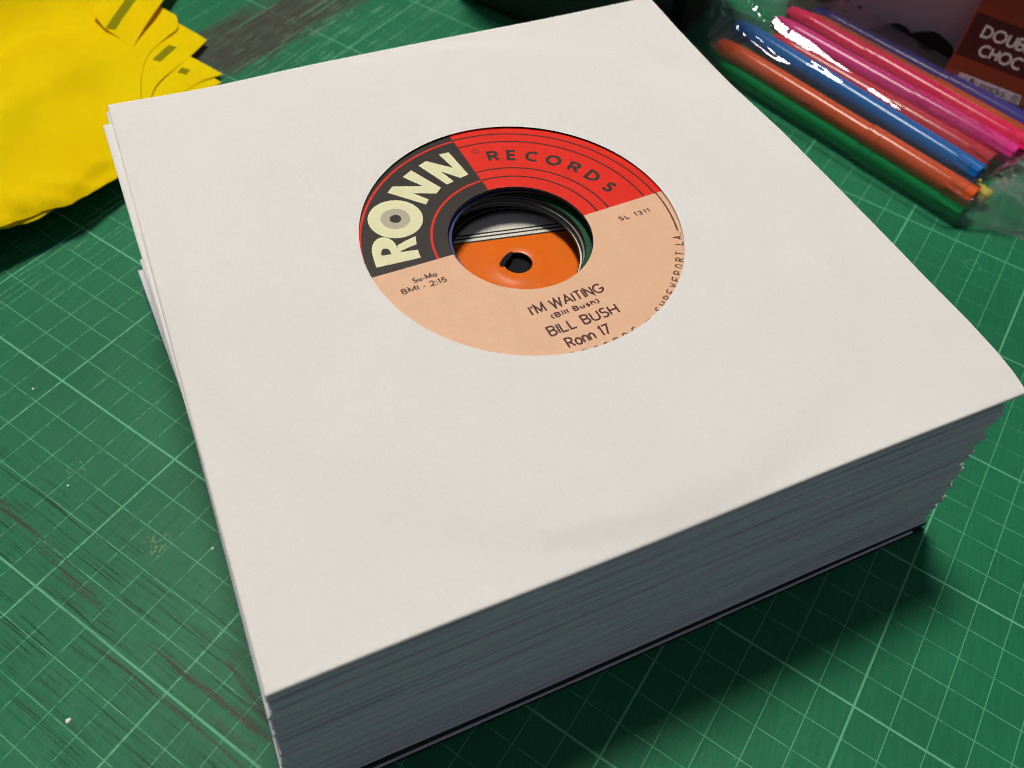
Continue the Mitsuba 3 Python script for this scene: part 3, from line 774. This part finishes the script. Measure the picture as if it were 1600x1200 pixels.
for nm, b0, b1, z, a0, a1, j, lab in PENS:
    t = thing('felt_tip_pen', lab, 'felt-tip pen', 'felt-tip pens in the clear pouch')
    q0, q1 = ab(a0, b0), ab(a1, b1)
    L = np.linalg.norm(q1 - q0); e = (q1 - q0) / L

    def place(m, _q=q0, _e=e, _z=z):
        v = m.vertices
        m.vertices = np.c_[_q[0] + v[:, 0] * _e[0] - v[:, 1] * _e[1], _q[1] + v[:, 0] * _e[1] + v[:, 1] * _e[0], _z + v[:, 2]]
        return m
    jl, R_ = j - a0, 1.13
    part(t, 'barrel', place(lathe([(x_, r_ * R_, f_) for x_, r_, f_ in [(0, 0.0, 0), (0.02, .22, 0), (0.06, .27, 0), (.35, .33, 0), (.8, .385, 0), (1.4, .40, 0), (jl - .06, .405, 0), (jl - .05, .37, 0), (jl - .01, .37, 0), (jl, 0, 0)]])), 'pen_' + nm, 30)
    part(t, 'cap', place(lathe([(x_, r_ * R_, f_) for x_, r_, f_ in [(jl, 0, 0), (jl + .005, .43, 0), (jl + .03, .455, 0), (jl + .10, .455, 0), (jl + .13, .435, 0), (jl + .50, .435, 0), (jl + .52, .46, 0), (jl + .58, .46, 0), (jl + .61, .435, 0),
                                (L - 1.15, .435, 0), (L - 1.0, .435, 1.0), (L - .06, .43, 1.0), (L - .01, .40, 1.0), (L, .33, .5), (L - .15, .30, 0), (L - .16, 0, 0)]], 40)), 'pen_' + nm, 28)
    if nm == 'yellow':
        part(t, 'end_plug', place(lathe([(L - .1, 0, 0), (L - .1, .33, 0), (L + .15, .36, 0), (L + .55, .35, 0), (L + .66, .26, 0), (L + .66, 0, 0)], 8)), 'pen_yellow', 20)

# clear pouch: upper film draped over the pens, gathered at both ends
na, nb = 360, 220
ga, gb = np.linspace(-3.3, 14.7, na), np.linspace(-0.62, 8.9, nb)
AA, BB = np.meshgrid(ga, gb, indexing='ij')
env = np.zeros_like(AA)
for nm, b0, b1, z, a0, a1, j, lab in PENS:
    bc = b0 + (b1 - b0) * np.clip((AA - a0) / (a1 - a0), 0, 1)
    r = 0.52
    h = z + np.sqrt(np.clip(r * r - (BB - bc) ** 2, 0, None))
    inside = np.clip((AA - a0 + 0.35) / 0.8, 0, 1) * np.clip((a1 + (0.7 if nm == 'yellow' else .25) - AA) / 0.8, 0, 1)
    inside = inside * inside * (3 - 2 * inside)
    env = np.maximum(env, np.where(np.abs(BB - bc) < r, h, 0) * inside)
from scipy.ndimage import gaussian_filter, grey_closing
step_b, step_a = gb[1] - gb[0], ga[1] - ga[0]
hul = grey_closing(env, size=(9, int(1.9 / step_b) | 1))
hul = gaussian_filter(hul + 0.06 * (hul > 0.3), (5, 0.50 / step_b))


def nz(fa, fb, o, seed, off=0.0):
    return meshkit.fbm(np.stack([AA * fa + BB * off, BB * fb - AA * off * .3, AA * 0 + seed * .37], -1).reshape(-1, 3), o, seed).reshape(AA.shape) - 0.5


# the main taut fold running down the pouch, and two smaller ones
def fold(line_a, line_b, height, slope, tail, a0, a1, wob, seed):
    x = BB - np.interp(AA, line_a, line_b) - wob * nz(.9, .2, 3, seed)
    wdt = height / slope
    up = np.clip((x + wdt / 2) / wdt, 0, 1) * height
    dn = np.clip(1 - (x - wdt / 2) / tail, 0, 1)
    on = np.clip((AA - a0) / 1.2, 0, 1) * np.clip((a1 - AA) / 2.5, 0, 1)
    return up * dn * on


# the pouch stands up at its gathered left end and slopes down to the right: one long taut flank behind the blue pen
zc = np.interp(AA, [-3, -1, .7, 1.7, 2.7, 3.7, 4.7, 5.7, 6.7, 7.7, 9, 12], [2.35, 2.32, 2.20, 2.10, 2.03, 1.97, 1.93, 1.91, 1.905, 1.915, 1.9, 1.8])
wd = np.interp(AA, [-1, .6, 2, 5, 8.3, 10], [.12, .46, .42, .28, .15, .08]) * (1 + 1.3 * nz(1.3, .2, 3, 51))
bc = np.interp(AA, [-2, .7, 3.3, 5.3, 8.3, 12], [2.5, 2.43, 2.40, 2.24, 1.70, 1.2]) + 0.24 * nz(.8, .15, 3, 52)
x = BB - bc
flank = np.where(x < -wd / 2, -.50 * wd / 2 + np.clip(.10 * (x + wd / 2), -.10, 0), np.where(x > wd / 2, .50 * wd / 2 + .06 * (x - wd / 2), .50 * x))
flank = flank - .24 * np.clip(x - 0.9, 0, None) - .30 * np.clip(-x - 1.2, 0, None)
tent = zc + flank - 0.45 * np.clip((-0.8 - AA), 0, 4) - 0.22 * np.clip(AA - 10.5, 0, None) * np.clip(AA - 10.5, 0, 1)
soft = 0.05
hul = soft * np.log(np.exp(np.clip(hul / soft, 0, 200)) + np.exp(np.clip(tent / soft, 0, 200)))
hul += fold([2, 3.6, 4.9, 6.5], [1.65, 1.6, 1.55, 1.5], .13, .50, 0.6, 2.4, 7.0, .22, 32)
hul += fold([-1, .9, 2.0], [1.0, .95, .9], .10, .50, 0.5, -.4, 3.6, .2, 33)
hul += fold([8, 13], [1.4, 1.2], .04, .35, 0.6, 8.0, 13.4, .3, 34)
ridge = 1 - np.abs(2 * nz(.9, 1.5, 3, 17, .35))
hul += 0.03 * nz(.5, 1.2, 3, 3) + 0.03 * (ridge - 0.8)
hul += 0.012 * nz(2.2, 3.2, 2, 23, .4)
hul = np.maximum(hul, env * 0.985 + 0.02) + 0.03
hul = gaussian_filter(hul, (0.7, 0.7))
endw = np.clip((-0.6 - AA) / 1.2, 0, 1) + np.clip((AA - 12.5) / 0.7, 0, 1)
crump = np.clip(1 - np.abs(3.4 * nz(.62, .70, 2, 41, .5)), 0, 1)
crump2 = np.clip(1 - np.abs(3.4 * nz(1.5, 1.3, 2, 43, -.6)), 0, 1)
side = np.clip((BB + .6) / .7, 0, 1) * np.clip((9.0 - BB) / .8, 0, 1)
hul += endw * (0.95 * crump + 0.42 * crump2 + 0.10 * nz(3.0, 3.0, 2, 47, .3) + 0.10 * np.sin(2 * math.pi * (BB * .95 + .25 * AA) + 9 * nz(.5, .4, 2, 61)) + 0.16) * side
edgef = np.clip((BB + 0.62) / 0.2, 0, 1) * np.clip((9.0 - BB) / 0.25, 0, 1)
hul = np.maximum(hul * (0.10 + 0.90 * edgef), 0.03)
# outline: both ends drawn together
taper = 1 - 0.45 * np.clip((-0.4 - AA) / 2.9, 0, 1) ** 1.2 - 0.55 * np.clip((AA - 12.2) / 2.7, 0, 1) ** 1.2
Bc = 4.4 + (BB - 4.4) * taper
W = ab(AA[..., None], Bc[..., None]) if False else PP + AA[..., None] * PD + Bc[..., None] * PN
fm = trimesh.Trimesh(np.c_[W.reshape(-1, 2), hul.reshape(-1)], grid_faces(na, nb), process=False)
ea, eb = np.meshgrid(np.linspace(12.75, 15.1, 90), np.linspace(0.0, 8.0, 170), indexing='ij')


def en(fa, fb, o, seed, off=0.0):
    return meshkit.fbm(np.stack([ea * fa + eb * off, eb * fb - ea * off * .3, ea * 0 + seed * .37], -1).reshape(-1, 3), o, seed).reshape(ea.shape) - 0.5


gather = 1 - 0.35 * np.clip((ea - 12.3) / 2.6, 0, 1)
ez = 0.42 + 0.9 * np.clip(1 - np.abs(3.2 * en(.55, .62, 2, 71, .5)), 0, 1) + 0.13 * np.sin(2 * math.pi * eb * 1.25 + 10 * en(.5, .5, 2, 72)) + 0.16 * en(2.6, 2.6, 2, 73) * 2
ez = np.clip(ez * np.clip((15.2 - ea) / 1.2, 0.05, 1) * np.clip(eb / .8, 0.05, 1) * np.clip((8.0 - eb) / .8, 0.05, 1), 0.03, None)
ew = PP + ea[..., None] * PD + (3.9 + (eb - 3.9) * gather)[..., None] * PN
t = thing('clear_pouch', 'crinkled clear plastic pouch over the row of felt-tip pens, catching bright highlights', 'plastic pouch')
part(t, 'film', fm, 'clear_film', True)
part(t, 'gathered_end', trimesh.Trimesh(np.c_[ew.reshape(-1, 2), ez.reshape(-1)], grid_faces(90, 170), process=False), 'crumpled_film', True, label='bunched right hand end of the clear pouch')

# ------------------------------------------------------------------ crumbs of paper on the mat
for (cx_, cy_, r_, lab) in ((8.56, -6.86, .058, 'tiny round white paper crumb on the mat at the lower left'), (8.04, -1.45, .036, 'tiny white paper fleck on the mat close to the left edge of the stack'),
                            (-0.45, -0.74, .034, 'tiny white fleck on the mat at the left edge, above the brown scars'), (3.2, -2.43, .03, 'tiny pale fleck on the mat beside a grid line at the left')):
    m = trimesh.creation.icosphere(1, r_)
    m.vertices *= [1, 1.3, 0.45]; m.vertices += rng.normal(0, r_ * .14, m.vertices.shape)
    m.apply_translation((cx_, cy_, r_ * .4))
    scene[thing('paper_crumb', lab, 'crumb')] = put(m, 'paper')

# ------------------------------------------------------------------ boxes behind the pens
simple('box_orange', (0.30, 0.052, 0.016), 0.55, 0.3)
simple('box_brown', (0.085, 0.017, 0.013), 0.55, 0.3)
simple('box_white', (0.86, 0.83, 0.77), 0.5, 0.3)
simple('box_grey', (0.52, 0.49, 0.50), 0.55, 0.3)
simple('box_grey_pattern', (0.036, 0.031, 0.033), 0.55, 0.3)
simple('box_crumb', (0.055, 0.045, 0.048), 0.55, 0.3)
simple('label_ink', (0.02, 0.05, 0.035), 0.5, 0.3)


def upright(m2d_mesh, bx, by, dy):
    """flat xy sheet (x along the face, y up, z outward) onto a vertical face looking towards -y"""
    v = m2d_mesh.vertices
    m = m2d_mesh.copy(); m.vertices = np.c_[bx + v[:, 0], by - dy - v[:, 2], v[:, 1]]
    m.faces = m.faces
    return m


BX, BY = 18.1, 35.6
t = thing('biscuit_box', 'upright orange and dark brown biscuit box with white DOUBLE CHOC lettering, at the top right', 'biscuit box')
LEAN, BY, BZ = math.radians(20), 34.75, 0.69         # the box leans back, standing on its rear lower edge


def leaned(m, dy=0.0):
    """box frame (x along the face, y up the face, z out of it) -> mat frame"""
    v = m.vertices
    m = m.copy()
    z = v[:, 2] + dy
    m.vertices = np.c_[BX + v[:, 0], BY + v[:, 1] * math.sin(LEAN) - z * math.cos(LEAN), BZ + v[:, 1] * math.cos(LEAN) + z * math.sin(LEAN)]
    return m


b = rounded_box(11, 2.0, 16, 0.10)
b.vertices = np.c_[b.vertices[:, 0] + 5.5, b.vertices[:, 2], -(b.vertices[:, 1] + 1.0)]
b = leaned(b)
trimesh.repair.fix_normals(b)
part(t, 'carton', b, 'box_orange', 30)
part(t, 'brown_band', leaned(flat(sbox(0.08, 1.08, 10.92, 2.96), 0.0), 0.012), 'box_brown')
for g in (text_line('DOUBLE', (0.65, 2.06), (3.30, 2.06), 0.54, .098, .22), text_line('CHOC', (0.92, 1.33), (2.86, 1.33), 0.53, .098, .22)):
    for gg in g.geoms:
        part(t, 'letter', leaned(flat(gg, 0.0), 0.020), 'box_white')
wl = part(t, 'white_label', leaned(flat(Polygon([(0.67, .47), (3.50, .45), (3.60, -0.0 + 0.03), (0.64, 0.09)]), 0.0), 0.016), 'box_white', label='white label reading 5 packs')
part(wl, 'lettering', leaned(flat(text_line('5', (1.20, 0.10), (1.46, 0.10), 0.30, .07), 0.0), 0.022), 'label_ink')
for gg in text_line('packs', (1.72, 0.09), (2.86, 0.08), 0.34, .055).geoms:
    part(wl, 'lettering', leaned(flat(gg, 0.0), 0.022), 'label_ink')
for i in range(5):
    part(wl, 'bar', leaned(flat(sbox(3.16, 0.08 + 0.075 * i, 3.46, 0.115 + 0.075 * i), 0.0), 0.022), 'label_ink')

GX, GY = 9.6, 36.9
t = thing('grey_carton', 'upright dull grey carton printed with dark round biscuits and crumbs, left of the biscuit box', 'carton')
b = rounded_box(17, 4, 15, 0.12); b.apply_translation((GX + 8.5, GY + 2.0, 0.02))
part(t, 'carton', b, 'box_grey', 30)


def blob(cx, cy, rx_, ry_, seed, n=60, amp=0.08):
    a = np.linspace(0, 2 * math.pi, n, endpoint=False)
    rr = 1 + amp * (meshkit.fbm(np.c_[2 * np.cos(a), 2 * np.sin(a), a * 0], 3, seed) - 0.5) * 2
    return Polygon(np.c_[cx + rx_ * rr * np.cos(a), cy + ry_ * rr * np.sin(a)])


part(t, 'printed_biscuit', upright(flat(blob(1.35, 1.95, 1.25, 1.2, 3), 0.0), GX, GY, 0.012), 'box_grey_pattern')
part(t, 'printed_biscuit', upright(flat(unary_union([blob(5.7, 0.45, 0.9, 0.75, 5), blob(7.3, 0.4, 1.3, 1.0, 6), blob(6.4, .1, 2.4, .75, 8)]), 0.0), GX, GY, 0.012), 'box_grey_pattern')
part(t, 'printed_crumbs', upright(flat(unary_union([blob(2.85, 1.5, .13, .12, 9, 16), blob(3.5, 1.25, .11, .12, 10, 16), blob(2.85, .85, .09, .09, 11, 16), blob(0.9, 1.9, .16, .14, 14, 16)]), 0.0), GX, GY, 0.014), 'box_crumb')

# ------------------------------------------------------------------ black plastic case behind the stack
t = thing('black_case', 'black plastic case standing on the mat behind the record stack', 'case')
b = rounded_box(10.2, 3.3, 8.5, 0.35); b.apply_translation((-3.9 + 5.1, 26.7 + 1.65, 0.01))
part(t, 'body', b, 'black_plastic', 30)
b = rounded_box(9.6, 2.7, 0.6, 0.25); b.apply_translation((-3.9 + 5.1, 26.7 + 1.65, 8.40))
part(t, 'lid', b, 'black_plastic', 30)
t = thing('black_box', 'tall black box behind the gathered left end of the clear pouch', 'box')
b = rounded_box(8.6, 5, 12, 0.15); b.apply_translation((2.3, 33.2, 0.01))
part(t, 'body', b, 'black_card', 30)
b = rounded_box(8.7, 5.1, 1.2, 0.15); b.apply_translation((2.3, 33.2, 11.6))
part(t, 'lid', b, 'black_card', 30)

# ------------------------------------------------------------------ the lamp itself, out of frame overhead
t = thing('ceiling_lamp', 'round ceiling lamp with a glowing diffuser above the table, outside the picture', 'lamp')
n = 48
a = np.arange(n) * 2 * math.pi / n
V = np.r_[np.c_[LAMP_R * 100 * np.cos(a), LAMP_R * 100 * np.sin(a), a * 0], [[0, 0, 0]]] + np.array(LAMP_POS) * 100
F = np.stack([(np.arange(n) + 1) % n, np.arange(n), np.full(n, n)], -1)
part(t, 'diffuser', trimesh.Trimesh(V, F, process=False), 'paper')
scene[t + '__diffuser']['emitter'] = {'type': 'area', 'radiance': rgb(*LAMP_RAD)}
sh = lathe([(0, 0, 0), (0.001, LAMP_R * 100 + .8, 0), (-9.2, LAMP_R * 100 + .8, 0), (-9.2, LAMP_R * 100 + .5, 0), (-0.3, LAMP_R * 100 + .5, 0), (-0.3, 0, 0)], 48)
v = sh.vertices; sh.vertices = np.c_[v[:, 1], v[:, 2], v[:, 0]] + np.array(LAMP_POS) * 100 + [0, 0, 9.0]
part(t, 'shade', sh, 'black_plastic', 30)
